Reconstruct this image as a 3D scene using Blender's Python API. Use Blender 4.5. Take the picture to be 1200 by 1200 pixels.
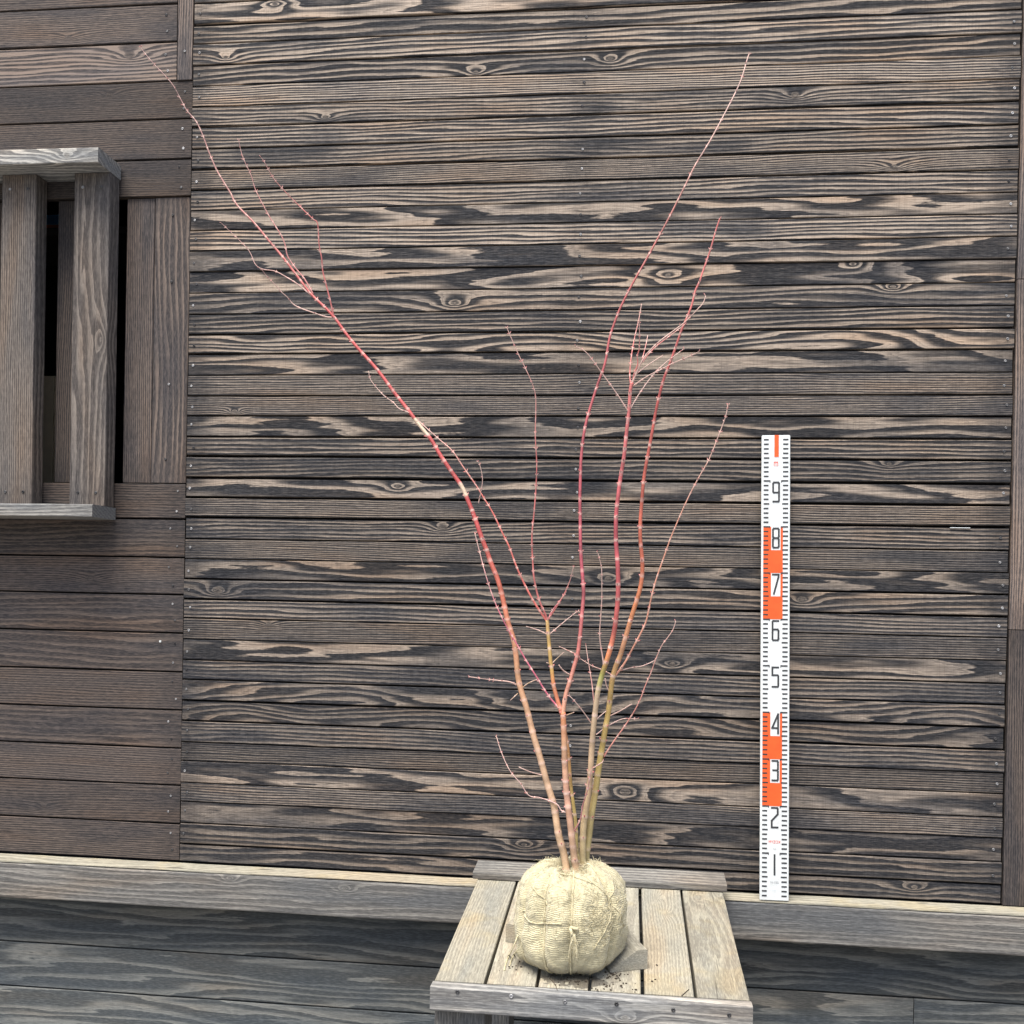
import bpy, bmesh, math, random
from mathutils import Vector, Matrix, noise
R = math.radians
for o in list(bpy.data.objects): bpy.data.objects.remove(o)
sc = bpy.context.scene
col = sc.collection
H = 1.30                                   # camera height above the ground
# ------------------------------------------------------------------ camera
CAM = Vector((0, -2.28513, H)); YAW, PITCH, ROLL, PY, FPX = -0.1138156, -0.0077888, 0.0199242, 698.12, 1200.0
cf = Vector((math.sin(YAW)*math.cos(PITCH), math.cos(YAW)*math.cos(PITCH), math.sin(PITCH)))
cr0 = Vector((math.cos(YAW), -math.sin(YAW), 0)); cu0 = cr0.cross(cf)
cr = math.cos(ROLL)*cr0 + math.sin(ROLL)*cu0; cu = -math.sin(ROLL)*cr0 + math.cos(ROLL)*cu0
cam = bpy.data.cameras.new('camera'); cam.sensor_width = 36; cam.lens = 36; cam.clip_end = 500; cam.clip_start = .05
cam.shift_y = (PY-600)/1200
camo = bpy.data.objects.new('camera', cam); col.objects.link(camo)
m = Matrix.Identity(4)
for i in range(3): m[i][0] = cr[i]; m[i][1] = cu[i]; m[i][2] = -cf[i]; m[i][3] = CAM[i]
camo.matrix_world = m; sc.camera = camo
# ------------------------------------------------------------------ light
SUN_EL, SUN_AZ = R(68), R(204)             # azimuth from +Y, clockwise: light comes over the camera's left shoulder
w = bpy.data.worlds.new('World'); sc.world = w; w.use_nodes = True
nt = w.node_tree; bg = nt.nodes['Background']
sky = nt.nodes.new('ShaderNodeTexSky'); sky.sky_type = 'NISHITA'; sky.sun_disc = False
sky.sun_elevation = SUN_EL; sky.sun_rotation = SUN_AZ; sky.air_density = 1.0; sky.dust_density = 4.0; sky.ozone_density = 1.0
nt.links.new(sky.outputs[0], bg.inputs[0]); bg.inputs[1].default_value = 0.12
sd = bpy.data.lights.new('sun', 'SUN'); sd.energy = 3.3; sd.angle = R(36); sd.color = (1, .95, .86)
so = bpy.data.objects.new('sun', sd); col.objects.link(so)
sdir = Vector((math.sin(SUN_AZ)*math.cos(SUN_EL), math.cos(SUN_AZ)*math.cos(SUN_EL), math.sin(SUN_EL)))
so.rotation_euler = sdir.to_track_quat('Z', 'Y').to_euler(); so.location = (0, -3, 6)
vs = sc.view_settings; vs.view_transform = 'Standard'; vs.look = 'None'; vs.exposure = 0.84; vs.gamma = 1; vs.use_curve_mapping = False
sc.cycles.max_bounces = 5; sc.cycles.diffuse_bounces = 2; sc.cycles.glossy_bounces = 2
# ------------------------------------------------------------------ pixel helpers: a pixel is a direction, a plane gives the distance
def ray(x, y): return cf + cr*((x-600)/FPX) - cu*((y-PY)/FPX)
def onY(x, y, Y): d = ray(x, y); return CAM + d*((Y-CAM.y)/d.y)
def onZ(x, y, Z): d = ray(x, y); return CAM + d*((Z-CAM.z)/d.z)
TYB, TZB, TS = -.04, H-.628, .0684          # table top plane: falls slightly towards the front
def tz_(y): return TZB + (y-TYB)*TS
def onT(px, py):
    d = ray(px, py); n = Vector((0, -TS, 1)); q = Vector((0, TYB, TZB)); return CAM + d*(((q-CAM).dot(n))/d.dot(n))
# ------------------------------------------------------------------ objects
def link(name, mesh, parent=None, mat=None):
    o = bpy.data.objects.new(name, mesh); col.objects.link(o)
    if mat and mesh is not None and not mesh.materials: mesh.materials.append(mat)
    if parent: o.parent = parent
    return o
def tag(o, label=None, cat=None, group=None, kind=None):
    for k, v in (('label', label), ('category', cat), ('group', group), ('kind', kind)):
        if v: o[k] = v
    return o
def bm_mesh(bm, name, smooth=False):
    me = bpy.data.meshes.new(name); bm.to_mesh(me); bm.free()
    if smooth:
        for p in me.polygons: p.use_smooth = True
    return me
def pyd(name, v, f, smooth=False):
    me = bpy.data.meshes.new(name); me.from_pydata(v, [], f); me.update()
    if smooth:
        for p in me.polygons: p.use_smooth = True
    return me
def add_box(bm, c, s, bev=0):
    r = bmesh.ops.create_cube(bm, size=1, matrix=Matrix.Translation(c) @ Matrix.Diagonal((*s, 1)))
    if bev:
        es = {e for v in r['verts'] for e in v.link_edges}
        bmesh.ops.bevel(bm, geom=list(es), offset=bev, segments=2, affect='EDGES')
# ------------------------------------------------------------------ materials
class N:
    def __init__(s, name):
        s.m = bpy.data.materials.new(name); s.m.use_nodes = True; s.t = s.m.node_tree
        s.b = s.t.nodes['Principled BSDF']
    def n(s, typ, **kw):
        x = s.t.nodes.new(typ)
        for k, v in kw.items(): setattr(x, k, v)
        return x
    def set(s, sock, v):
        if v is None: return
        if hasattr(v, 'is_output') or isinstance(v, bpy.types.NodeSocket): s.t.links.new(v, sock)
        else: sock.default_value = v
    def math(s, op, a, b=None, c=None, clamp=False):
        x = s.n('ShaderNodeMath', operation=op, use_clamp=clamp)
        for i, v in enumerate((a, b, c)): s.set(x.inputs[i], v)
        return x.outputs[0]
    def attr(s, name): return s.n('ShaderNodeAttribute', attribute_type='OBJECT', attribute_name=name).outputs['Fac']
    def comb(s, x, y, z):
        c = s.n('ShaderNodeCombineXYZ')
        for i, v in enumerate((x, y, z)): s.set(c.inputs[i], v)
        return c.outputs[0]
    def sep(s, v): q = s.n('ShaderNodeSeparateXYZ'); s.set(q.inputs[0], v); return q.outputs
    def noise(s, vec, scale=1, detail=2, rough=.5, dist=0):
        x = s.n('ShaderNodeTexNoise'); s.set(x.inputs['Vector'], vec)
        x.inputs['Scale'].default_value = scale; x.inputs['Detail'].default_value = detail
        x.inputs['Roughness'].default_value = rough; x.inputs['Distortion'].default_value = dist
        return x.outputs[0]
    def ramp(s, fac, pts, interp='LINEAR'):
        x = s.n('ShaderNodeValToRGB'); x.color_ramp.interpolation = interp; s.set(x.inputs[0], fac)
        e = x.color_ramp.elements
        while len(e) < len(pts): e.new(.5)
        for q, (p, c) in zip(e, pts):
            q.position = p; q.color = (*c, 1) if hasattr(c, '__len__') else (c, c, c, 1)
        return x.outputs[0]
    def mix(s, fac, a, b, mode='MIX'):
        x = s.n('ShaderNodeMix', data_type='RGBA', blend_type=mode)
        s.set(x.inputs[0], fac)
        for i, v in ((6, a), (7, b)):
            if hasattr(v, '__len__') and not isinstance(v, bpy.types.NodeSocket): v = (*v, 1) if len(v) == 3 else v
            s.set(x.inputs[i], v)
        return x.outputs[2]
    def bump(s, h, strength=1, dist=.001):
        x = s.n('ShaderNodeBump'); s.set(x.inputs['Height'], h); x.inputs['Strength'].default_value = strength
        x.inputs['Distance'].default_value = dist; s.set(s.b.inputs['Normal'], x.outputs[0]); return x
    def smooth(s, v, a, b, lo=0, hi=1):
        x = s.n('ShaderNodeMapRange', interpolation_type='SMOOTHSTEP'); s.set(x.inputs[0], v)
        for i, q in enumerate((a, b, lo, hi)): s.set(x.inputs[i+1], q)
        return x.outputs[0]

def wood(name, dark, mid, light, contrast=1.0, relief=.0012, rough=.82, stain=None, spec=.25, sawn=.10):
    """Growth-ring contours of a stretched noise field; every board brings its own seed, ring pitch and knots as object properties."""
    k = N(name); A = k.attr
    P = k.sep(k.n('ShaderNodeTexCoord').outputs['Object']); x, y, z = P[0], P[1], P[2]
    seed = A('seed'); s13 = k.math('MULTIPLY', seed, 13.7); s5 = k.math('MULTIPLY', seed, 5.13)
    def vec(sx, sy, sz, off=0):
        return k.comb(k.math('MULTIPLY_ADD', x, sx, k.math('ADD', s13, off)), k.math('MULTIPLY_ADD', y, sy, s5), k.math('MULTIPLY_ADD', z, sz, s5))
    big = k.noise(vec(A('sx'), 9., A('sz')), 1, 1.5, .4)
    wav = k.noise(vec(5.5, 9., 75., 3.3), 1, 1, .5)
    fine = k.noise(vec(65., 260., 560., 1.7), 1, 2, .6)
    ph = k.math('MULTIPLY', k.math('ADD', z, k.math('MULTIPLY', x, A('tilt'))), A('rf'))
    ph = k.math('ADD', ph, k.math('MULTIPLY', y, 60.))
    ph = k.math('MULTIPLY_ADD', k.math('SUBTRACT', big, .5), A('ra'), ph)
    ph = k.math('MULTIPLY_ADD', wav, 1.3, ph)
    kn = None; core = None; ringk = None
    for i in '12':
        dx = k.math('SUBTRACT', x, A('kx'+i)); dz = k.math('SUBTRACT', z, A('kz'+i)); kr = A('kr'+i)
        d = k.math('SQRT', k.math('ADD', k.math('POWER', k.math('MULTIPLY', dx, .42), 2.), k.math('POWER', dz, 2.)))
        g = k.math('EXPONENT', k.math('MULTIPLY', k.math('DIVIDE', k.math('MULTIPLY_ADD', k.math('SUBTRACT', big, .5), .02, d), kr), -.95))
        g = k.math('MULTIPLY', g, 3.4)
        d2 = k.math('DIVIDE', k.math('SQRT', k.math('ADD', k.math('POWER', k.math('MULTIPLY', dx, .8), 2.), k.math('POWER', dz, 2.))), kr)
        d2 = k.math('MULTIPLY_ADD', k.math('ADD', wav, big), .75, k.math('SUBTRACT', d2, .45))
        c = k.smooth(d2, .95, .75)
        kn = g if kn is None else k.math('ADD', kn, g); core = c if core is None else k.math('MAXIMUM', core, c)
        ringk = d2 if ringk is None else k.math('MINIMUM', ringk, d2)
    ph = k.math('ADD', ph, kn)
    ph = k.math('MULTIPLY_ADD', fine, .13, ph)
    t = k.math('FRACT', ph)
    w_ = A('duty')                                                  # share of pale early wood
    up = k.smooth(t, 0., .09); dn = k.smooth(t, k.math('MULTIPLY', w_, .35), k.math('ADD', w_, .24), 1., 0.)
    early = k.math('MULTIPLY', up, dn)
    ph2 = k.math('FRACT', k.math('ADD', k.math('MULTIPLY', ph, 3.0), .3))
    sub = k.smooth(ph2, .55, .95, 1., .62)
    # how far the brush has opened the char
    wn = k.noise(vec(2.6, 3., 16., 7.7), 1, 2, .55); worn = wn
    worn = k.smooth(worn, .32, .52, A('wlo'), 1.)
    ax = k.math('ABSOLUTE', x)
    endm = k.smooth(k.math('SUBTRACT', A('hl'), k.math('ADD', ax, k.math('MULTIPLY', worn, .03))), -.01, .05, .45, 1.)
    mids = k.smooth(k.math('ABSOLUTE', k.math('SUBTRACT', k.math('MULTIPLY_ADD', k.math('SUBTRACT', wn, .5), .25, x), A('mx'))), .0, .07, .66, 1.)
    lit = k.math('MULTIPLY', k.math('MULTIPLY', early, worn), k.math('MULTIPLY', endm, mids))
    lit = k.math('MULTIPLY', lit, sub)
    fib = k.smooth(fine, .3, .75, .72, 1.18)
    lit = k.math('MULTIPLY', k.math('MULTIPLY', lit, fib), contrast)
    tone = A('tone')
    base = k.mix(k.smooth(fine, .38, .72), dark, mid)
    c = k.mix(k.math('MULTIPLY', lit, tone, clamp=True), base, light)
    # saw marks and blotches of colour
    saw = k.noise(vec(480., 40., 14., .4), 1, 1, .5)
    c = k.mix(k.smooth(saw, .45, .68, 0., sawn), c, k.mix(1., c, (.62, .60, .60), 'MULTIPLY'))
    hue = k.math('FRACT', k.math('MULTIPLY', wn, 1.0))
    c = k.mix(k.smooth(hue, .5, .72, 0., .55), c, k.mix(1., c, (1.16, .98, .82), 'MULTIPLY'))
    c = k.mix(k.smooth(hue, .5, .3, 0., .5), c, k.mix(1., c, (.84, .94, 1.08), 'MULTIPLY'))
    # knots
    kr_ = k.smooth(k.math('FRACT', k.math('MULTIPLY_ADD', fine, .5, k.math('MULTIPLY', ringk, 2.6))), .2, .8)
    kc = k.mix(k.math('MULTIPLY', kr_, .4), k.mix(k.smooth(fine, .3, .7, .05, .5), dark, light), tuple(q*.9 for q in dark))
    c = k.mix(k.math('MULTIPLY', core, .85), c, kc)
    # drying checks
    chk = k.noise(vec(7., 40., 420., 9.1), 1, 1, .5)
    c = k.mix(k.smooth(chk, .72, .76, 0., .75), c, tuple(q*.3 for q in dark))
    if stain: c = stain(k, c)
    gain = k.n('ShaderNodeMix', data_type='RGBA', blend_type='MULTIPLY'); gain.inputs[0].default_value = 1
    k.set(gain.inputs[6], c); gv = A('gain'); k.set(gain.inputs[7], k.comb(gv, gv, gv))
    k.set(k.b.inputs['Base Color'], gain.outputs[2])
    k.b.inputs['Roughness'].default_value = rough; k.b.inputs['Specular IOR Level'].default_value = spec
    k.bump(k.noise(vec(14., 120., 330., 2.9), 1, 1, .5), 1., relief)
    return k.m
CHAR = wood('charred_cedar', (.017, .0185, .0225), (.060, .057, .058), (.395, .328, .268), 1.15, .0012, sawn=.34)
BROWN = wood('dark_stained_cedar', (.034, .031, .032), (.084, .069, .063), (.175, .138, .116), .85, .0008)
SLAT = wood('weathered_slat_cedar', (.060, .053, .050), (.122, .106, .096), (.27, .235, .205), .9, .0008)
GREY = wood('weathered_grey_cedar', (.083, .082, .080), (.148, .145, .138), (.30, .288, .262), .9, .0008)
LOW = wood('black_stained_cedar', (.030, .034, .036), (.055, .060, .062), (.140, .142, .132), .8, .0006)
def spots(k, c):
    g = k.sep(k.n('ShaderNodeNewGeometry').outputs['Position'])
    v = k.comb(g[0], g[1], g[2])
    n1 = k.noise(v, 38, 3, .55)
    dx = k.math('DIVIDE', k.math('SUBTRACT', g[0], STX), .062); dy = k.math('DIVIDE', k.math('SUBTRACT', g[1], STY), .026)
    e = k.math('ADD', k.math('POWER', dx, 2.), k.math('POWER', dy, 2.))
    msk = k.smooth(k.math('SUBTRACT', k.math('MULTIPLY', n1, 3.2), e), .62, .78)
    c = k.mix(k.math('MULTIPLY', msk, .72), c, (.055, .05, .045))
    n2 = k.noise(v, 9, 3, .6)
    c = k.mix(k.smooth(n2, .5, .66, 0., .4), c, k.mix(1., c, (1.12, 1.0, .74), 'MULTIPLY'))
    return k.mix(k.smooth(n2, .47, .36, 0., .35), c, k.mix(1., c, (.8, .82, .84), 'MULTIPLY'))
STX, STY = onT(676, 1149).x, onT(676, 1149).y
TABLE = wood('bleached_table_cedar', (.24, .225, .185), (.37, .35, .285), (.50, .48, .385), .6, .0006, .85, spots)
END = N('backing_black'); END.b.inputs['Base Color'].default_value = (.012, .012, .014, 1); END.b.inputs['Roughness'].default_value = .95; END = END.m
def screw_mat():
    k = N('screw_steel'); k.b.inputs['Metallic'].default_value = .6; k.b.inputs['Roughness'].default_value = .5
    r = k.n('ShaderNodeObjectInfo').outputs['Random']
    k.set(k.b.inputs['Base Color'], k.ramp(r, [(0, (.03, .03, .033)), (.4, (.14, .14, .145)), (1, (.42, .42, .43))])); return k.m
SCREW = screw_mat()
# ------------------------------------------------------------------ planks
STY_ = dict(S=(105, 3.6, 1.5, 7, .42), F=(190, 3.8, 1.5, 6, .46), B=(66, 3.8, 1.5, 8, .40), W=(62, 9., 2.3, 11, .42), P=(9, 6.2, 1.9, 15, .46), Q=(30, 6.4, 1.6, 13, .40))
rnd = random.Random(7)
_n = [0]
def plank_mesh(L, Hh, T, wob=.0006, bev=.0014, seg=None):
    _n[0] += 1; s = _n[0]*3.71
    seg = seg or max(4, int(L/.045))
    v = []; f = []
    for i in range(seg+1):
        x = -L/2 + L*i/seg
        a = noise.noise((x*5, s, 0))*wob + noise.noise((x*21, s, 4))*wob*.5
        b = noise.noise((x*5, s, 9))*wob + noise.noise((x*21, s, 7))*wob*.5
        bow = noise.noise((x*2.2, s, 2))*wob*.8
        zt, zb, yf, yb = Hh/2+a-wob, -Hh/2+b+wob, -T/2+bow, T/2
        v += [(x, yb, zb), (x, yf+bev, zb), (x, yf+bev*.25, zb+bev*.35), (x, yf, zb+bev), (x, yf, zt-bev), (x, yf+bev*.25, zt-bev*.35), (x, yf+bev, zt), (x, yb, zt)]
    for i in range(seg):
        for j in range(8):
            a = i*8+j; b = i*8+(j+1) % 8; f.append((a, b, b+8, a+8))
    f.append(tuple(range(7, -1, -1))); f.append(tuple(range(seg*8, seg*8+8)))
    return pyd('plank', v, [tuple(reversed(q)) for q in f])
def props(o, L, style='S', tone=1., gain=1., knots=(), mx=9., wlo=.35, tilt=None):
    rf, ra, sx, sz, du = STY_[style]
    o['seed'] = rnd.uniform(0, 40); o['rf'] = rf*rnd.uniform(.85, 1.15); o['ra'] = ra*rnd.uniform(.85, 1.2); o['sx'] = float(sx); o['sz'] = float(sz)
    o['duty'] = du*rnd.uniform(.88, 1.12); o['tone'] = float(tone); o['gain'] = float(gain); o['hl'] = L/2; o['mx'] = float(mx); o['wlo'] = float(wlo)
    o['tilt'] = rnd.uniform(-.012, .012) if tilt is None else tilt
    kn = list(knots)[:2]
    for i in (1, 2):
        x, z, r = kn[i-1] if len(kn) >= i else (50., 50., .01)
        o['kx%d' % i], o['kz%d' % i], o['kr%d' % i] = float(x), float(z), float(r)
def plank(parent, name, x0, x1, z0, z1, yf, T, mat, vertical=False, wob=.0006, bev=.0014, **kw):
    """board on the wall: spans x0..x1, z0..z1, front face at yf (wall coordinates, metres)"""
    L, Hh = (z1-z0, x1-x0) if vertical else (x1-x0, z1-z0)
    o = link(name, plank_mesh(L, Hh, T, wob, bev), parent, mat)
    o.location = ((x0+x1)/2, yf+T/2, (z0+z1)/2)
    if vertical: o.rotation_euler = (0, R(-90), 0)
    props(o, L, **kw); return o
def screw_mesh():
    bm = bmesh.new(); pr = [(0, -.0002), (.0012, -.0002), (.0014, -.0011), (.0026, -.0011), (.0031, -.0005), (.0032, .002)]
    rings = []
    for r, y in pr:
        rings.append([bm.verts.new((r*math.cos(a*math.pi/4), y, r*math.sin(a*math.pi/4))) for a in range(8)] if r else [bm.verts.new((0, y, 0))])
    for a in range(8): bm.faces.new((rings[0][0], rings[1][a], rings[1][(a+1) % 8]))
    for i in range(1, len(rings)-1):
        for a in range(8): bm.faces.new((rings[i][a], rings[i+1][a], rings[i+1][(a+1) % 8], rings[i][(a+1) % 8]))
    bmesh.ops.recalc_face_normals(bm, faces=bm.faces); return bm_mesh(bm, 'screw', True)
SM = screw_mesh(); SM.materials.append(SCREW)
def screw(parent, w, s=1.):
    """screw head at wall point w, its back in the board face"""
    o = link('screw', SM, parent); mi = parent.matrix_basis.inverted()
    o.matrix_basis = mi @ Matrix.Translation(w) @ Matrix.Rotation(rnd.uniform(0, 6), 4, 'Y') @ Matrix.Scale(s*rnd.uniform(.9, 1.1), 4)
    return o
# ================================================================== ground
def ground_mat():
    k = N('ground_gravel'); g = k.n('ShaderNodeTexCoord').outputs['Object']
    a = k.noise(g, 60, 4, .6); b = k.noise(g, 1.1, 3, .5)
    c = k.mix(b, k.ramp(a, [(.3, (.12, .115, .105)), (.7, (.27, .255, .235))]), (.2, .19, .175))
    k.set(k.b.inputs['Base Color'], c); k.b.inputs['Roughness'].default_value = .9; k.bump(a, .6, .006); return k.m
tag(link('ground', pyd('ground', [(-60, -60, 0), (60, -60, 0), (60, 60, 0), (-60, 60, 0)], [(0, 1, 2, 3)]), None, ground_mat()), kind='structure')
# ================================================================== building wall
wall = link('timber_building', None)
tag(wall, 'dark timber-clad building wall with charred plank panel, slatted window and ledge beam', 'building')
seams = [1.3419, 1.2911, 1.2459, 1.1973, 1.1493, 1.1017, 1.0531, 1.0054, .9568, .9077, .861, .8148, .7676, .7194, .6707, .6211, .5738, .5275, .4797, .4314, .3855, .3376, .2916, .2419, .1959, .1495, .0996, .0526, .0071, -.0413, -.0859, -.1344, -.1824, -.2286, -.2766, -.3257, -.3742, -.419, -.469, -.5137, -.5638, -.6123, -.6605]
seams[-1] = -.6563
seams = [1.4875, 1.439, 1.391] + seams
XL, XR = -1.0300, .8000
# style, tone, knots (px) of the boards from the top down
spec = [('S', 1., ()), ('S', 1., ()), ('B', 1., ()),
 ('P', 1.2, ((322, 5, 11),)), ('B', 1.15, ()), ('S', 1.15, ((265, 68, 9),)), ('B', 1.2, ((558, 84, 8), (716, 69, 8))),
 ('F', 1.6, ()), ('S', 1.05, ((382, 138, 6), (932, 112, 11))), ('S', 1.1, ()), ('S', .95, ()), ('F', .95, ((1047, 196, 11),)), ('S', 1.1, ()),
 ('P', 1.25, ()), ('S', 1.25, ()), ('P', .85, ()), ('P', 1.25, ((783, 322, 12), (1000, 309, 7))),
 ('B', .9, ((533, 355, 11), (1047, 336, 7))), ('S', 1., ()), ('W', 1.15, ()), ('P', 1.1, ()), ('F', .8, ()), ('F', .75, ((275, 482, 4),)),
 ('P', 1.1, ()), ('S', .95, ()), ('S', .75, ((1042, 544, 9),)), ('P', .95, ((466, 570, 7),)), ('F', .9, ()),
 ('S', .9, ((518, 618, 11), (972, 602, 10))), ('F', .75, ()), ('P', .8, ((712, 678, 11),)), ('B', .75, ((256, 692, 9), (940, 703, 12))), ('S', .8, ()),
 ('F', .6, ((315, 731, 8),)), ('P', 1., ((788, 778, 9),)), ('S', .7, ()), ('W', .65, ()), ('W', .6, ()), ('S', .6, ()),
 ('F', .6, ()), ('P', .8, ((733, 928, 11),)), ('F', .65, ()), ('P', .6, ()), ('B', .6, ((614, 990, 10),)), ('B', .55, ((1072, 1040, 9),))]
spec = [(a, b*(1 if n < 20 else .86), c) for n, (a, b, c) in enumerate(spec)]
xmid = onY(684, 100, 0).x
for i in range(len(seams)-1):
    z1, z0 = seams[i]+H, seams[i+1]+H
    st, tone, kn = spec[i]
    L = XR-XL; xc = (XL+XR)/2; zc = (z0+z1)/2
    ks = []
    for px, py, r in kn:
        p = onY(px, py, 0); ks.append((p.x-xc, p.z-zc, r/545*.62))
    g = rnd.choice((.0005, .0009, .0013, .0024))
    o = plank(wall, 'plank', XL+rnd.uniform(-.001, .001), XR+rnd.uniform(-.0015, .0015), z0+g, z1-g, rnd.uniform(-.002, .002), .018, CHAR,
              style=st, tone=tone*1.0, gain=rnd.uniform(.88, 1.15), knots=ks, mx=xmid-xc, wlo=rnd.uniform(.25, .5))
    if i > 1 and z0 > H-.62:
        for xx in (XL+.012, xmid, XR-.014):
            if rnd.random() < .95: screw(o, (xx+rnd.uniform(-.004, .004), o.location.y-.0092, zc+rnd.uniform(-.006, .004)))
def sheet(name, x0, x1, z0, z1, y, t=.01, mat=END):
    bm = bmesh.new(); add_box(bm, ((x0+x1)/2, y+t/2, (z0+z1)/2), (x1-x0, t, z1-z0)); return link(name, bm_mesh(bm, name), wall, mat)
OPX0, OPX1, OPZ0, OPZ1 = -1.95, -1.10, H+.22, H+.90
sheet('backing_board', -1.09, 2.1, 0.0, H+1.60, .024)
sheet('backing_board', -2.6, -1.0905, 0.0, H+.20, .024)
sheet('backing_board', -2.6, -1.0905, H+.905, H+1.60, .024)
sheet('backing_board', -2.6, -1.96, H+.2005, H+.9045, .024)
# left-hand wide boards
lz = [1.52, 1.433, 1.345, 1.257, 1.166, 1.0775, .984, .897]
lb = [.229, .145, .055, -.032, -.1215, -.2125, -.3015, -.3905, -.478, -.568, -.6555]
XE = -1.0335
lk = {2: ((79, 43, 10),), 3: ((151, 64, 12),), 4: ((127, 110, 8),)}
for i in range(len(lz)-1):
    x1 = -1.0735 if i < 4 else XE
    z0, z1 = lz[i+1]+H+.0015, lz[i]+H-.0015
    xc = (-2.5+x1)/2
    ks = [(onY(a, b, 0).x-xc, onY(a, b, 0).z-(z0+z1)/2, r/545*.8) for a, b, r in lk.get(i, ())]
    o = plank(wall, 'wide_plank', -2.5, x1, z0, z1, .003+rnd.uniform(0, .002), .018, BROWN, style=['F', 'F', 'F', 'S', 'F', 'F', 'F'][i],
              tone=[1, 1, 1.2, 4.5, .8, .9, .8][i], gain=[1.0, 1.15, 1.2, 1.5, .85, .95, .85][i], knots=ks)
    if z0 < H+1.30:
        for dz in (-.021, .021): screw(o, (x1-.024+rnd.uniform(-.006, .006), o.location.y-.0092, (z0+z1)/2+dz+rnd.uniform(-.005, .005)))
for i in range(len(lb)-1):
    z0, z1 = lb[i+1]+H+.0014, lb[i]+H-.0014
    xc = (-2.5+XE)/2
    ks = [((onY(105, 690, 0).x-xc, -.01, .016))] if i == 2 else ([(onY(50, 960, 0).x-xc, -.02, .01)] if i == 8 else [])
    o = plank(wall, 'wide_plank', -2.5, XE, z0, z1, .003+rnd.uniform(0, .002), .018, BROWN, style=rnd.choice('FFFSB'), tone=rnd.uniform(.7, 1.1), gain=rnd.uniform(.92, 1.12), knots=ks)
    for dz in (-.02, .02): screw(o, (XE-.026+rnd.uniform(-.012, .012), o.location.y-.0092, (z0+z1)/2+dz+rnd.uniform(-.005, .005)), .85)
# short post in the upper left corner
o = plank(wall, 'trim_post', -1.0715, XE, H+1.167, H+1.52, .0015, .02, BROWN, vertical=True, style='F', tone=1.3, gain=1.5); screw(o, (-1.0525, .0005, H+1.232))
# right-hand trim in three lengths
tz = [1.55, .676, -.068, -.656]
for i in range(3):
    plank(wall, 'trim_post', .8042, .890, tz[i+1]+H+.0008, tz[i]+H-.0008, -.002, .022, BROWN, vertical=True, style='F', tone=1.2, gain=[1.7, 1.75, .95][i])
for i in range(24):                          # cladding carries on beyond the trim
    z1 = 1.50+H-i*.09
    plank(wall, 'wide_plank', .893, 2.05, max(z1-.0885, H-.6562), z1, .004, .018, BROWN, style=rnd.choice('FFS'), tone=rnd.uniform(.7, 1.1), gain=rnd.uniform(.9, 1.15))
# ledge beam, lower cladding
def bm_knots(pts, xc, zc, r): return [(onY(a, b, -.06).x-xc, onY(a, b, -.06).z-zc, r) for a, b in pts]
bz0, bz1 = H-.7435, H-.6597
o = plank(wall, 'ledge_beam', -2.5, 2.05, bz0, bz1, -.062, .0625, GREY, wob=.0012, bev=.004, style='B', tone=.7, gain=1.18, knots=bm_knots(((270, 1029), (404, 1041)), -.225, (bz0+bz1)/2, .007), wlo=.2)
o['sz'] = 16.
plank(wall, 'ledge_cap', -2.5, 2.05, H-.6595, H-.6565, -.0605, .0605, TABLE, wob=.0014, bev=.0012, style='P', tone=1.3, gain=.88)
lows = [-.760, -.867, -.9735, -1.080, -1.187, -1.294]
for i in range(5):
    z0, z1 = lows[i+1]+H+.0012, lows[i]+H-.0012
    parts = [(-2.5, 2.05)] if i != 1 else [(-2.5, .6272), (.6288, 2.05)]
    for a, b in parts: plank(wall, 'lower_plank', a, b, z0, z1 if i else H-.735, .002, .018, LOW, style='Q', tone=.9, gain=[1.35, 1.9, 2.1, 2.1, 2.1][i])
# ------------------------------------------------------------------ slatted window
win = link('window', None, wall); win.location = (-1.52, 0, H+.56)
def wplank(name, *a, **k):
    o = plank(win, name, *a, **k); o.matrix_parent_inverse = Matrix.Translation(win.location).inverted(); return o
JY = .008
for i, (x0, x1, yf) in enumerate(((-1.1925, -1.1225, JY+.003), (-1.1215, XE-.001, JY), (-1.3655, -1.272, JY+.006), (-1.545, -1.452, JY+.006), (-1.72, -1.63, JY+.006), (-1.96, -1.80, JY))):
    o = wplank('inner_board', x0, x1, H+.230, H+.896, yf, .018, BROWN, vertical=True, style='F' if i != 1 else 'B', tone=1.1, gain=1.3 if i < 2 else .8)
    if i == 1:
        for zz in (.855, .70, .46, .285): screw(o, (-1.077+rnd.uniform(-.012, .012), JY-.001, H+zz))
wx = [(-1.203, -1.29), (-1.382, -1.468), (-1.560, -1.646), (-1.738, -1.824)]
for i, (b, a) in enumerate(wx):
    o = wplank('slat', a, b, H+.170, H+.9345, -.050, .044, SLAT, vertical=True, bev=.002, style='B' if i == 0 else 'F', tone=.75, gain=1.12, knots=(((.0, -.028, .013),) if i == 0 else ()))
    for zz in (.902, .20):
        for dx in (.022, -.022): screw(o, ((a+b)/2+dx, -.0505, H+zz), 1.15)
o = wplank('window_head', -1.86, -1.203, H+.9355, H+.970, -.1045, .104, GREY, bev=.0015, style='W', tone=1.5, gain=1.9, knots=((onY(80, 183, -.1).x+1.531, 0., .012),))
o = wplank('window_sill', -1.86, -1.2025, H+.140, H+.1695, -.105, .1055, GREY, bev=.002, style='S', tone=.9, gain=1.6)
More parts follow.
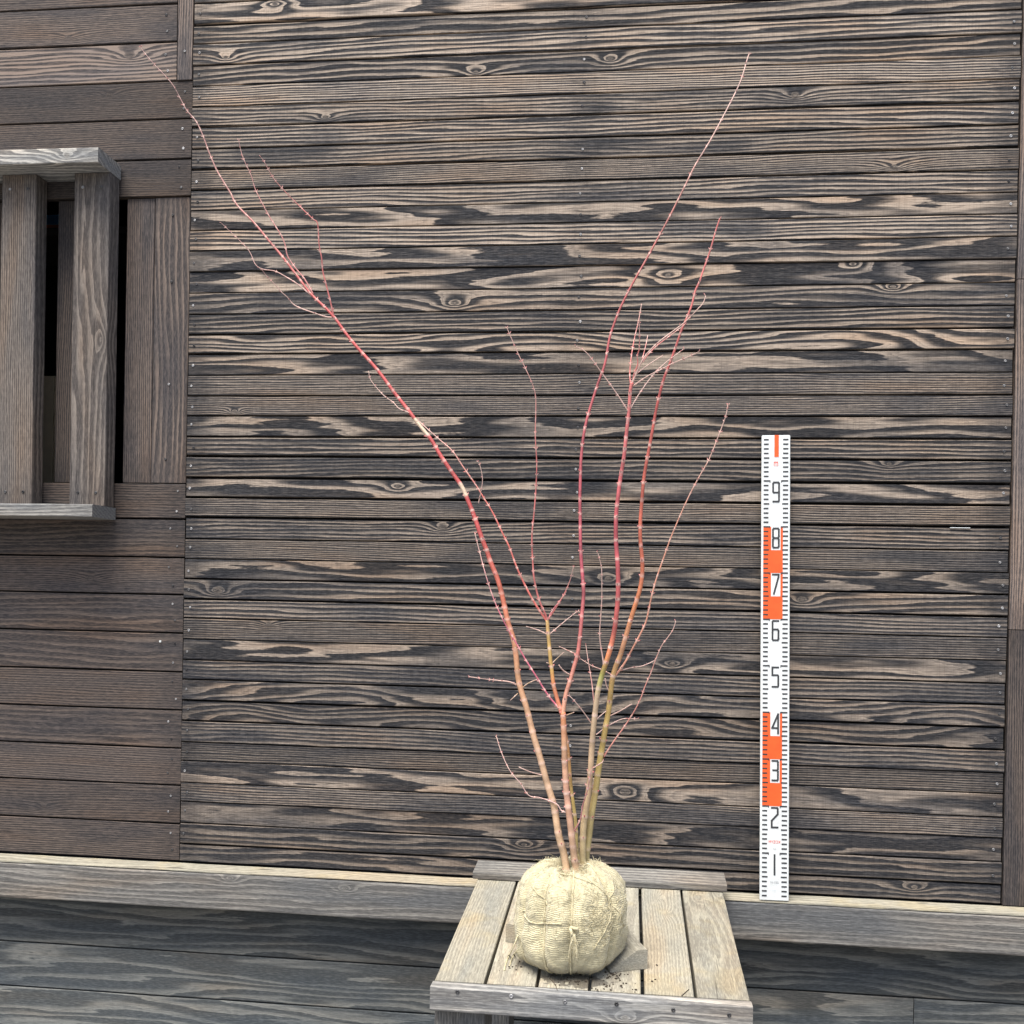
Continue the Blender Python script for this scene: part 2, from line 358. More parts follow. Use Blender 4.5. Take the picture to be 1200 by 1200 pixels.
# room behind the slats
def room():
    bm = bmesh.new(); x0, x1, y0, y1, z0, z1 = -2.5, -.6, .04, 1.3, H-.6, H+1.3
    v = [bm.verts.new(p) for p in ((x0, y0, z0), (x1, y0, z0), (x1, y1, z0), (x0, y1, z0), (x0, y0, z1), (x1, y0, z1), (x1, y1, z1), (x0, y1, z1))]
    for q in ((0, 1, 2, 3), (7, 6, 5, 4), (1, 5, 6, 2), (3, 7, 4, 0), (2, 6, 7, 3)): bm.faces.new([v[i] for i in q])
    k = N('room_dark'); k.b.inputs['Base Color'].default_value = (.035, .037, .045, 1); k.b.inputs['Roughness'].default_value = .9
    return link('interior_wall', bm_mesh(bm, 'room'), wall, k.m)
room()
def plain(name, colr, rough=.7):
    k = N(name); g = k.n('ShaderNodeTexCoord').outputs['Object']; n = k.noise(g, 40, 3, .6)
    k.set(k.b.inputs['Base Color'], k.mix(n, tuple(q*.75 for q in colr), tuple(min(1, q*1.2) for q in colr))); k.b.inputs['Roughness'].default_value = rough; return k.m
def boxthing(name, c, s, mat, bev, label, cat):
    bm = bmesh.new(); add_box(bm, (0, 0, s[2]/2), s, bev); o = link(name, bm_mesh(bm, name), None, mat); o.location = c; return tag(o, label, cat)
SHY = .38
sh = link('shelf', None); sh.location = (-1.62, SHY, H-.6); tag(sh, 'dark wooden shelf rack in the room behind the window slats', 'shelf')
def part(parent, name, c, s, mat, bev=.001):
    bm = bmesh.new(); add_box(bm, Vector(c)-parent.location, s, bev); return link(name, bm_mesh(bm, name), parent, mat)
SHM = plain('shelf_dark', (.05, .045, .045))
zs = onY(60, 274, SHY-.08).z; zm = onY(60, 263, SHY-.08).z-zs; zu = onY(60, 246, SHY-.08).z-zs-zm
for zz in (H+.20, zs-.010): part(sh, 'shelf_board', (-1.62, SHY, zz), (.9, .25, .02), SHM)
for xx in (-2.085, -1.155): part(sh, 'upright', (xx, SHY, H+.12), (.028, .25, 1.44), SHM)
p = onY(60, 256, SHY-.08)
boxthing('storage_tray', (p.x+.01, SHY, zs+.0002), (.16, .16, zm), plain('tray_rust', (.50, .15, .08), .6), .003, 'flat rust-red tray on the shelf behind the window slats', 'tray')
boxthing('storage_tin', (p.x-.02, SHY, zs+zm+.0004), (.10, .1, zu), plain('tin_blue', (.08, .28, .55), .4), .006, 'small blue tin standing on the red tray behind the window slats', 'tin')
p = onY(54, 480, .2)
boxthing('cardboard_box', (p.x-.02, .215, H-.6), (.10, .05, 1.12), plain('cardboard', (.48, .40, .28), .85), .004, 'tall tan cardboard carton standing inside behind the window slats', 'carton')
# ================================================================== table
tab = link('display_table', None); tab.location = (-.05, -.33, 0)
tag(tab, 'bleached grey plank table standing against the ledge beam, under the root ball', 'table')
TA = math.atan(TS)
tilt = Matrix.Rotation(TA, 4, 'X')
def mplank(parent, name, L, Hh, T, mw, mat, wob=.0006, bev=.0014, **kw):
    o = link(name, plank_mesh(L, Hh, T, wob, bev), parent, mat); o.matrix_parent_inverse = Matrix.Translation(parent.location).inverted()
    o.matrix_basis = mw; props(o, L, **kw); return o
FLAT = Matrix(((0, 0, 1, 0), (-1, 0, 0, 0), (0, -1, 0, 0), (0, 0, 0, 1)))
TX0, TX1, TYF = -.3150, .2110, -.612
pw = (TX1-TX0)/6
yA, yB = TYF+.0265, -.022
for i in range(6):
    xc = TX0+pw*(i+.5); yc = (yA+yB)/2
    g = (.0015, .0022, .0016, .002, .0028, .001)[i]
    kn = {0: ((-.03, .01, .006),), 4: ((-.16, -.005, .009), (-.07, .012, .008)), 5: ((-.17, -.012, .012), (-.2, .03, .01))}.get(i, ())
    mw = Matrix.Translation((xc, yc, tz_(yc))) @ tilt @ Matrix.Translation((0, 0, -.014)) @ FLAT
    mplank(tab, 'top_plank', (yB-yA)/math.cos(TA), pw-2*g, .028, mw, TABLE, bev=.002, style=rnd.choice('FFQ'), tone=.9, gain=(.88, 1.0, 1.06, 1.0, .93, .80)[i], knots=kn)
yc = TYF+.0125; AH = .042
ap = mplank(tab, 'front_apron', TX1-TX0+.0008, AH, .0245, Matrix.Translation(((TX0+TX1)/2, yc, tz_(yc)-AH/2+.0008)), GREY, bev=.0025, style='Q', tone=1.1, gain=1.75, knots=((.06, -.01, .008),))
for px, py in ((536, 1161.5), (599, 1166.5), (662, 1173), (722.5, 1175.5), (789, 1182.5), (854.5, 1188.5)):
    q = onY(px, py+1, TYF); o = link('screw', SM, ap)
    o.matrix_basis = ap.matrix_basis.inverted() @ Matrix.Translation((q.x, TYF, q.z)) @ Matrix.Scale(1.15, 4)
yc = -.0605
mplank(tab, 'back_strip', TX1-TX0+.014, .016, .080, Matrix.Translation(((TX0+TX1)/2-.001, yc, tz_(yc)+.0005)) @ tilt @ Matrix.Translation((0, 0, .0083)), GREY, bev=.002, style='S', tone=.8, gain=1.25)
for x in (TX0+.046, TX1-.046):
    for y in (TYF+.0725, -.16):
        h = tz_(y)-.031-.003
        mplank(tab, 'leg', h, .088, .088, Matrix.Translation((x, y, h/2)) @ Matrix.Rotation(R(-90), 4, 'Y'), GREY, bev=.003, style='F', tone=.8, gain=1.0)
for x in (TX0+.046, TX1-.046):
    mplank(tab, 'side_rail', .29, .06, .03, Matrix.Translation((x, -.36, tz_(-.5)-.075)) @ Matrix.Rotation(R(90), 4, 'Z'), TABLE, style='F', tone=.8, gain=.62)
# ================================================================== chocks
def chock(front_out, front_toe, L, hgt, label):
    a = onT(*front_toe); d = onT(*front_out)             # toe next to the ball, outer bottom corner
    ex = (a-d); ex.z = 0; wd = ex.length; ex.normalize()
    ey = Vector((-ex.y, ex.x, 0)); ey = ey if ey.y > 0 else -ey
    prof = [(0, 0), (wd, 0), (wd*.99, .004), (wd*.27, hgt), (.002, hgt), (0, hgt-.002)]
    vs_ = []; 
    for j in (0, .5, 1):
        for (u, h) in prof:
            p = d + ex*u + ey*(L*j); p.z = tz_(p.y)+.0006+h; vs_.append(p-d)
    n = len(prof); fs = [tuple(range(n)), tuple(range(3*n-1, 2*n-1, -1))]
    for j in (0, 1):
        for i in range(n):
            fs.append((j*n+i, j*n+(i+1) % n, (j+1)*n+(i+1) % n, (j+1)*n+i))
    bm = bmesh.new(); bv = [bm.verts.new(v) for v in vs_]
    for q in fs: bm.faces.new([bv[i] for i in q])
    bmesh.ops.recalc_face_normals(bm, faces=bm.faces)
    # turn into the block's own axes so that the grain follows its length
    ang = math.atan2(ey.y, ey.x); bmesh.ops.rotate(bm, verts=bm.verts, cent=(0, 0, 0), matrix=Matrix.Rotation(-ang, 3, 'Z'))
    o = link('wooden_chock', bm_mesh(bm, 'chock'), None, TABLE); o.location = d; o.rotation_euler = (0, 0, ang)
    props(o, .5, style='F', tone=.3, gain=1.0); return tag(o, label, 'wood block', 'wedge blocks propping the root ball')
chock((758.5, 1135.5), (714.5, 1140.5), .125, .034, 'angled wooden wedge under the root ball, on the side towards the ruler')
chock((592.5, 1104), (634, 1112), .10, .034, 'angled wooden wedge under the root ball, on the side towards the slatted window')
# ================================================================== maple with burlapped root ball
BX = onY(670, 1075, -.46).x; BY = -.482; BZ = tz_(BY)
tree = link('maple_sapling', None); tree.location = (BX, BY, BZ)
tag(tree, 'bare multi-stemmed maple sapling with red branches and burlap-wrapped root ball on the table', 'sapling')
def burlap():
    k = N('burlap'); U = k.sep(k.n('ShaderNodeUVMap').outputs[0]); G = k.n('ShaderNodeTexCoord').outputs['Object']
    n1 = k.noise(G, 26, 3, .6); n2 = k.noise(G, 420, 2, .6); n3 = k.noise(G, 90, 2, .5)
    u = k.math('MULTIPLY_ADD', n1, 6., k.math('MULTIPLY', U[0], 230.)); v = k.math('MULTIPLY_ADD', n1, 4.5, k.math('MULTIPLY', U[1], 118.))
    su = k.math('SINE', k.math('MULTIPLY', u, 6.2832)); sv = k.math('SINE', k.math('MULTIPLY', v, 6.2832))
    wv = k.math('MULTIPLY_ADD', k.math('MULTIPLY', su, sv), .35, k.math('MULTIPLY', sv, .65))
    h = k.math('ADD', wv, k.math('MULTIPLY', n2, 1.4))
    c = k.ramp(k.math('MULTIPLY_ADD', wv, .25, .5), [(.15, (.36, .315, .185)), (.55, (.59, .54, .36)), (1, (.68, .64, .46))])
    c = k.mix(k.smooth(n3, .55, .75, 0., .35), c, (.42, .36, .22)); c = k.mix(k.smooth(n2, .4, .25, 0., .4), c, (.32, .26, .15))
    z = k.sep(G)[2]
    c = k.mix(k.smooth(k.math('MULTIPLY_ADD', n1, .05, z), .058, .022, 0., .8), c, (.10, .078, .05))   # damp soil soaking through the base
    k.set(k.b.inputs['Base Color'], c); k.b.inputs['Roughness'].default_value = .95; k.b.inputs['Specular IOR Level'].default_value = .1
    k.b.inputs['Sheen Weight'].default_value = .3; k.b.inputs['Sheen Roughness'].default_value = .6
    k.bump(h, .6, .0009); return k.m
BUR = burlap()
prof = [(0, .0), (.046, .0), (.072, .006), (.089, .020), (.0985, .044), (.1025, .072), (.102, .098), (.0975, .123), (.089, .145), (.077, .161), (.063, .172), (.050, .176), (.038, .171), (.030, .163), (.022, .156), (0, .152)]
def pr(t):
    q = t*(len(prof)-1); i = min(int(q), len(prof)-2); f = q-i
    def cr_(a, b, c, d): return .5*((2*b)+(-a+c)*f+(2*a-5*b+4*c-d)*f*f+(-a+3*b-3*c+d)*f**3)
    g = lambda j: prof[max(0, min(len(prof)-1, j))]
    return tuple(cr_(g(i-1)[q_], g(i)[q_], g(i+1)[q_], g(i+2)[q_]) for q_ in (0, 1))
cords = [R(a) for a in (-150, -62, -27, 6, 48, 100, 150, 200)]    # azimuth, 0 = towards the camera, + = right
def ball(th, t):
    r, z = pr(t); r = max(r, 0)
    mid = max(0, min(1, (t-.12)/.2))*max(0, min(1, (1.0-t)/.22))
    for c in cords:
        d = (th-c+math.pi) % (2*math.pi)-math.pi; lean = .05*math.sin(t*4+c*3)
        r -= mid*(.0090*math.exp(-((d+lean)/.075)**2)-.003*math.exp(-((abs(d+lean)-.2)/.12)**2))
    r -= .0015*math.exp(-((z-.098)/.005)**2)*(1 if r > .03 else 0)*(.5+.5*math.sin(th*2+1))
    a = Vector((math.sin(th)*1.6, -math.cos(th)*1.6, z*14))
    w_ = min(1, r/.05)
    r += w_*(noise.noise(a*1.1)*.0085 + noise.noise(a*3+Vector((3, 1, 0)))*.0030 + noise.noise(a*9)*.0014 - .0012*max(0, 1-abs(noise.noise(a*2.3+Vector((7, 2, 5))))*9))
    if t > .58:                                                       # pleats gathered towards the neck
        q = min(1, (t-.58)/.2); z += q*w_*(.0095*noise.noise((th*3.2, 5, t*3))+.0045*math.sin(th*9+3*noise.noise((th*2, 0, 1))))
        z += .013*q*math.exp(-((((th-R(62)+math.pi) % (2*math.pi))-math.pi)/.45)**2)*w_ + .011*q*math.exp(-((((th+R(55)+math.pi) % (2*math.pi))-math.pi)/.5)**2)*w_
    r *= .965; z *= .97
    r += .011*math.exp(-((((th+R(72)+math.pi) % (2*math.pi))-math.pi)/.16)**2-((t-.19)/.05)**2)     # cloth ear low down
    if t < .2: z = max(z, 0)
    return Vector((math.sin(th)*r, -math.cos(th)*r, z))
NU, NV = 220, 130
vv = []; ff = []
for j in range(NV+1):
    for i in range(NU): vv.append(ball(2*math.pi*i/NU, j/NV))
for j in range(NV):
    for i in range(NU): ff.append((j*NU+i, j*NU+(i+1) % NU, (j+1)*NU+(i+1) % NU, (j+1)*NU+i))
me = pyd('root_ball', vv, ff, True); uv = me.uv_layers.new(name='UVMap')
for pl in me.polygons:
    j, i = divmod(pl.index, NU)
    for li, (a, b) in zip(pl.loop_indices, ((0, 0), (1, 0), (1, 1), (0, 1))): uv.data[li].uv = ((i+a)/NU, (j+b)/NV)
rb = link('root_ball', me, tree, BUR); rb['label'] = 'round root ball wrapped in pale straw-coloured burlap'
# cords
def tube(bm, pts, rad, sides=6, colr=None, cl=None, cap=True):
    rings = []; n = len(pts); prev = None
    for i, p in enumerate(pts):
        t = (pts[min(i+1, n-1)]-pts[max(i-1, 0)]).normalized()
        a = (prev - t*prev.dot(t)) if prev else t.orthogonal()
        a.normalize(); prev = a; b = t.cross(a); r = rad[i] if hasattr(rad, '__len__') else rad
        ring = [bm.verts.new(p+(a*math.cos(2*math.pi*k/sides)+b*math.sin(2*math.pi*k/sides))*r) for k in range(sides)]
        if cl:
            for v in ring: v[cl] = (*colr[i], 1)
        rings.append(ring)
    for i in range(n-1):
        for k in range(sides): bm.faces.new((rings[i][k], rings[i][(k+1) % sides], rings[i+1][(k+1) % sides], rings[i+1][k]))
    if cap: bm.faces.new(rings[0][::-1]); bm.faces.new(rings[-1])
def rope_mat():
    k = N('jute_cord'); G = k.n('ShaderNodeTexCoord').outputs['Object']; n = k.noise(G, 300, 2, .6)
    k.set(k.b.inputs['Base Color'], k.ramp(n, [(.3, (.36, .31, .18)), (.7, (.62, .57, .40))])); k.b.inputs['Roughness'].default_value = .95; k.bump(n, .7, .0012); return k.m
ROPE = rope_mat()
def cord(pts, r=.0019, name='cord', parent=rb):
    bm = bmesh.new(); tube(bm, pts, [r*(1+.18*math.sin(i*1.9)) for i in range(len(pts))], 7); return link(name, bm_mesh(bm, 'cord', True), parent, ROPE)
for c in cords:
    pts = [];
    for s in range(46):
        t = .10+.80*s/45; th = c-.05*math.sin(t*4+c*3); p = ball(th, t); n = Vector((p.x, p.y, .25*(p.z-.1))).normalized(); pts.append(p+n*.0012)
    cord(pts)
pts = [ball(R(-75)+R(150)*s/50, .40+.012*math.sin(s*.35))*1.0 for s in range(51)]
pts = pts[4:24]
cord([p+Vector((p.x, p.y, 0)).normalized()*.001 for p in pts], .0015)
for (a0, a1, t0, t1) in ((20, 70, .70, .36), (66, 26, .60, .30), (-20, 30, .74, .62), (-64, -24, .66, .48)):
    pts = [ball(R(a0+(a1-a0)*q/24), t0+(t1-t0)*q/24) for q in range(25)]; cord([p+Vector((p.x, p.y, 0)).normalized()*.0006 for p in pts], .0012)
kp = ball(R(6), .385); kp += Vector((0, -.004, 0))
pts = [kp+Vector((.0055*math.cos(a)*(1+.2*math.sin(3*a)), -.002-.003*math.sin(2*a), .0065*math.sin(a)+.002*math.cos(2*a))) for a in [i*.35 for i in range(30)]]
cord(pts, .0024, 'cord_knot')
for i in range(16):                                                    # unravelled tails of the knot
    a = rnd.uniform(-.9, .9); L = rnd.uniform(.02, .048)
    cord([kp+Vector((a*.012*(s/6)**.8+rnd.uniform(-.0008, .0008), -.004-.003*math.sin(s/6*2.4), -.004-L*s/6)) for s in range(7)], rnd.uniform(.0004, .0009), 'cord_tail')
def drape(pxs, r, name='cord_end'):
    q = []
    for (x, y, Y) in pxs:
        p = onY(x, y, Y) if Y is not None else onT(x, y)+Vector((0, 0, r)); q.append(p-Vector((BX, BY, BZ)))
    return cord(q, r, name)
drape([(613, 1078, -.50), (609, 1090, -.515), (604, 1104, -.53), (600, 1113, -.535), (596.5, 1120, None), (594, 1126, None), (592, 1133, None), (591, 1138, None)], .0014)
drape([(609, 1090, -.515), (611, 1100, -.53), (612, 1108, -.535), (606, 1114, -.54), (602, 1119, None), (599, 1126, None), (597, 1133, None)], .0012)
# loose fibres
def fuzz():
    bm = bmesh.new(); r = random.Random(3)
    for i in range(6500):
        top = i < 1700; patch = 1700 <= i < 2300
        if top: th, t = r.uniform(0, 6.28), r.gauss(.83, .04)
        elif patch: th, t = R(40)+r.gauss(0, .28), .42+r.gauss(0, .06)
        else: th, t = r.uniform(-1.9, 1.9), r.uniform(.12, .86)
        p = ball(th, max(.08, min(.9, t))); n = Vector((p.x, p.y, (p.z-.1))).normalized()
        if top: n = (n*.4+Vector((0, 0, 1))+Vector((r.gauss(0, .5), r.gauss(0, .5), 0))).normalized()
        tg = Vector((r.gauss(0, 1), r.gauss(0, 1), r.gauss(0, 1))); tg = (tg-n*tg.dot(n)).normalized()
        L = r.uniform(.004, .012)*(1.5 if patch else 1.5 if top else .8); up = r.uniform(.25, .8) if top else r.uniform(.04, .22)
        wd = r.uniform(.00016, .00030)*(1.7 if patch else 1.3 if top else 1.)
        a = p; b = p+tg*L*.5+n*L*up*.7; c = p+tg*L+n*L*up*.6+Vector((r.gauss(0, .001), 0, r.gauss(0, .001)))
        s = n.cross(tg)*wd
        q = [bm.verts.new(x) for x in (a-s, a+s, a+n*wd, b-s, b+s, b+n*wd, c)]
        for f in ((0, 1, 4, 3), (1, 2, 5, 4), (2, 0, 3, 5), (3, 4, 6), (4, 5, 6), (5, 3, 6)): bm.faces.new([q[k] for k in f])
    return bm_mesh(bm, 'fibres')
o = link('burlap_fibre', fuzz(), rb, ROPE); o['kind'] = 'stuff'
# ---- branches: traced pixels, with depths that fan out from the ball
def bark():
    k = N('maple_bark'); k.b.inputs['Roughness'].default_value = .48; G = k.n('ShaderNodeTexCoord').outputs['Object']
    a = k.n('ShaderNodeVertexColor'); a.layer_name = 'bark'; n = k.noise(G, 230, 3, .6); n2 = k.noise(G, 30, 2, .5)
    c = k.mix(k.smooth(n, .5, .75, 0., .5), a.outputs[0], k.mix(1., a.outputs[0], (.6, .55, .55), 'MULTIPLY'))
    c = k.mix(k.smooth(n2, .5, .7, 0., .35), c, k.mix(1., c, (1.25, 1.25, 1.2), 'MULTIPLY'))
    c = k.mix(k.smooth(n, .36, .26, 0., .6), c, (.55, .48, .42))
    k.set(k.b.inputs['Base Color'], c); k.bump(n, .4, .0006); return k.m
BARK = bark()
RED, PINK, ORG, OLV, TAN, PUR, PALE, GRN = (.42, .075, .072), (.56, .17, .16), (.52, .20, .09), (.47, .35, .12), (.46, .32, .20), (.36, .075, .10), (.60, .41, .36), (.44, .37, .20)
NODE = (.68, .50, .44); DULL = (.28, .15, .14)
def catmull(P, n):
    out = []
    for i in range(len(P)-1):
        a, b, c, d = P[max(0, i-1)], P[i], P[i+1], P[min(len(P)-1, i+2)]
        m_ = max(1, int((c-b).length/n))
        for s in range(m_):
            f = s/m_; out.append(.5*((2*b)+(-a+c)*f+(2*a-5*b+4*c-d)*f*f+(-a+3*b-3*c+d)*f**3))
    out.append(P[-1]); return out
branches = {}
def lerpc(stops, f):
    for (p0, c0), (p1, c1) in zip(stops, stops[1:]):
        if f <= p1: q = (f-p0)/max(1e-6, p1-p0); return tuple(a+(b-a)*q for a, b in zip(c0, c1))
    return stops[-1][1]
def branch(name, pxs, d0, d1, r0, r1, cols, parent, node=.045, buds=True, wound=()):
    """pxs traced bottom to tip; d0, d1 = depth (world y) at both ends; r in photo pixels (half width)"""
    L = [0]
    for a, b in zip(pxs, pxs[1:]): L.append(L[-1]+math.dist(a, b))
    if isinstance(d0, str):
        d0 = min(branches[d0], key=lambda q: math.dist(q[0], pxs[0]))[1]
    if d1 is None: d1 = d0
    P = [onY(x, y, d0+(d1-d0)*(l/L[-1])) for (x, y), l in zip(pxs, L)]
    branches[name] = [(px, p.y) for px, p in zip(pxs, P)]
    base = Vector((BX, BY, BZ))
    Q = catmull([p-base for p in P], .0035); n = len(Q)
    acc = [0]
    for a, b in zip(Q, Q[1:]): acc.append(acc[-1]+(b-a).length)
    T = acc[-1]; rr = []; cc = []; nodes = []
    r_ = random.Random(len(branches)*7+1); s = r_.uniform(.3, .9)*node; 
    while s < T-.004: nodes.append(s); s += node*r_.uniform(.55, 1.35)*(1-.35*s/T)
    jit = []
    for i, a in enumerate(acc):
        f = a/T; px2m = (CAM.y*-1+ (d0+(d1-d0)*f))/FPX
        r = (r0+(r1-r0)*f**.72)*px2m; c = lerpc(cols, f)
        for q in nodes:
            e = math.exp(-((a-q)/.0022)**2)
            if e > .02: r *= 1+(.14 if r0 > 2 else .3)*e; c = tuple(x+(y-x)*(.5 if f < .3 and r0 > 2 else .8)*e for x, y in zip(c, NODE))
        g = noise.noise((a*25, len(branches), 0))+.6*noise.noise((a*70, len(branches), 3)); c = tuple(max(0, x*(1+.45*g)) for x in c)
        for (w0, w1) in wound:
            if w0 < f < w1: c = (.60, .47, .35)
        rr.append(max(r*(1 if r0 > 2 else .8), .00034)); cc.append(c)
        k_ = noise.noise_vector((a*14, len(branches)*3.3, 1))*.0012; jit.append(Q[i]+(k_ if 0 < i < n-1 else Vector()))
    bm = bmesh.new(); cl = bm.verts.layers.float_color.new('bark')
    tube(bm, jit, rr, 8 if r0 > 2 else 6, cc, cl)
    if buds:
        for q in nodes+[T-.001]:
            i = min(range(n), key=lambda j: abs(acc[j]-q)); t = (jit[min(i+1, n-1)]-jit[max(i-1, 0)]).normalized()
            a = t.orthogonal().normalized(); a.rotate(Matrix.Rotation(r_.uniform(0, 3.1), 3, t))
            for sgn in ((1, -1) if r_.random() < .7 else (1,)):
                d = (a*sgn*.75+t*.8).normalized(); o_ = jit[i]+a*sgn*rr[i]*.7; l = r_.uniform(.003, .006)*(1 if r0 > 1.2 else .75); w = max(.0008, rr[i]*.42)
                if w > .0016: w = .0016
                tube(bm, [o_, o_+d*l*.45, o_+d*l], [w, w*1.05, w*.25], 5, [cc[i], lerpc([(0, PINK), (1, PALE)], r_.random()), PUR], cl)
    o = link(name.split('@')[0], bm_mesh(bm, 'branch', True), parent, BARK); branches[name+'_o'] = o
    return o
Y0 = BY+.02
S1 = branch('stem@1', [(665, 1030), (661, 1003), (655, 980), (650, 950), (646, 935), (640, 915), (632, 885), (625, 860), (617, 830), (611, 810), (607, 793), (604, 765), (602, 750), (596, 730), (590, 705), (583, 680), (575, 660), (570, 645), (565, 632), (556, 605), (548, 585), (541, 570), (527, 550), (515, 532), (505, 515), (490, 496), (466, 465), (440, 431), (410, 397), (390, 370), (366, 346), (348, 323), (322, 290), (302, 266), (278, 240), (270, 226), (261.6, 213), (253, 198), (245, 179), (241, 168), (235, 152.6), (228.6, 141), (219, 130), (213, 119), (204, 102), (193, 88), (182, 76), (170, 62), (165, 55)],
            Y0-.01, -.26, 4.6, .38, [(0, TAN), (.12, (.47, .31, .20)), (.2, (.50, .27, .15)), (.27, (.44, .13, .08)), (.34, RED), (.6, (.50, .09, .09)), (.72, (.46, .14, .13)), (.8, (.42, .21, .19)), (.88, (.27, .14, .13)), (1, (.26, .15, .14))], tree, .034, wound=((.378, .392), (.452, .474)))
S2 = branch('stem@2', [(677, 1032), (672, 1000), (668, 965), (664, 930), (662, 895), (661, 865), (659.5, 835)], Y0-.02, -.47, 4.2, 3.2, [(0, TAN), (.5, (.45, .25, .18)), (.8, (.48, .28, .17)), (1, ORG)], tree, .04)
S2a = branch('stem@2a', [(659, 838), (653, 818.7), (649, 802.7), (646.5, 784), (645, 774), (643.3, 755), (642, 742), (641.2, 727)], 'stem@2', -.46, 2.5, 2.1, [(0, (.47, .15, .1)), (.35, ORG), (.5, (.50, .33, .10)), (1, (.52, .34, .14))], tree, .03)
S2b = branch('stem@2b', [(659.5, 838), (663, 814.7), (668.7, 796), (673, 781), (677, 766.7), (680, 745), (682, 724.5), (684, 697.5), (683, 678), (681.7, 660), (680, 631.5), (679.7, 604.5), (680, 556), (681.6, 529), (687.5, 492), (700, 452), (709.5, 425), (715.5, 393), (724, 367), (731, 352), (739, 337), (756.7, 305), (771.7, 278), (786.7, 249), (801.7, 220), (814, 195), (833, 163), (855, 122.5), (867.5, 95), (875, 71.7), (878, 63)],
             'stem@2', -.30, 2.7, .6, [(0, (.5, .27, .18)), (.1, (.42, .13, .12)), (.2, PUR), (.6, (.36, .085, .085)), (.75, (.34, .13, .11)), (.9, PALE), (1, PALE)], tree, .045)
S3 = branch('stem@3', [(684, 1030), (683, 993), (684, 968), (688, 940), (691, 910), (692.5, 885), (695, 853), (697, 836), (699, 821), (701, 809), (705, 793), (709, 780), (714.7, 761), (719, 743), (721.5, 727), (724, 699), (723.7, 669), (721.7, 633), (722, 603), (725, 578), (728, 556), (730.6, 540), (734, 510.5), (737, 481), (738.8, 457), (741, 448)],
            Y0, -.53, 4.2, 1.9, [(0, GRN), (.2, TAN), (.38, (.44, .33, .22)), (.42, (.36, .36, .10)), (.46, ORG), (.52, (.46, .11, .10)), (.7, (.46, .09, .11)), (1, PINK)], tree, .046)
S4 = branch('stem@4', [(688, 1034), (687, 1002), (690, 977), (693.5, 953), (697, 931.7), (700, 910), (703.5, 888), (707.3, 868), (710.7, 849), (712.7, 836), (714.7, 814.7), (717, 797), (721, 782.7), (726.7, 769), (730.7, 756), (736.7, 735), (742.5, 715), (749, 693), (752.3, 675), (752.8, 656.7), (751, 633), (751, 610), (753, 580), (755, 558), (760, 527), (763.6, 507), (769, 480), (777, 448), (787.5, 420), (797.7, 389), (806, 370), (811, 357), (815, 341), (820, 330), (824, 318), (831.7, 295), (839, 270), (844, 256)],
            Y0+.01, -.50, 4.6, .8, [(0, GRN), (.2, OLV), (.3, (.42, .28, .1)), (.36, (.48, .25, .14)), (.42, ORG), (.5, (.48, .13, .08)), (.75, (.42, .09, .085)), (.9, PINK), (1, PINK)], tree, .044)
S5 = branch('stem@5', [(680, 1030), (676, 995), (674.5, 968), (671.7, 943), (669, 918), (666.7, 885), (664, 866), (661.5, 850)], Y0+.03, -.44, 2.6, 1.6, [(0, GRN), (.5, OLV), (1, ORG)], tree, .035)
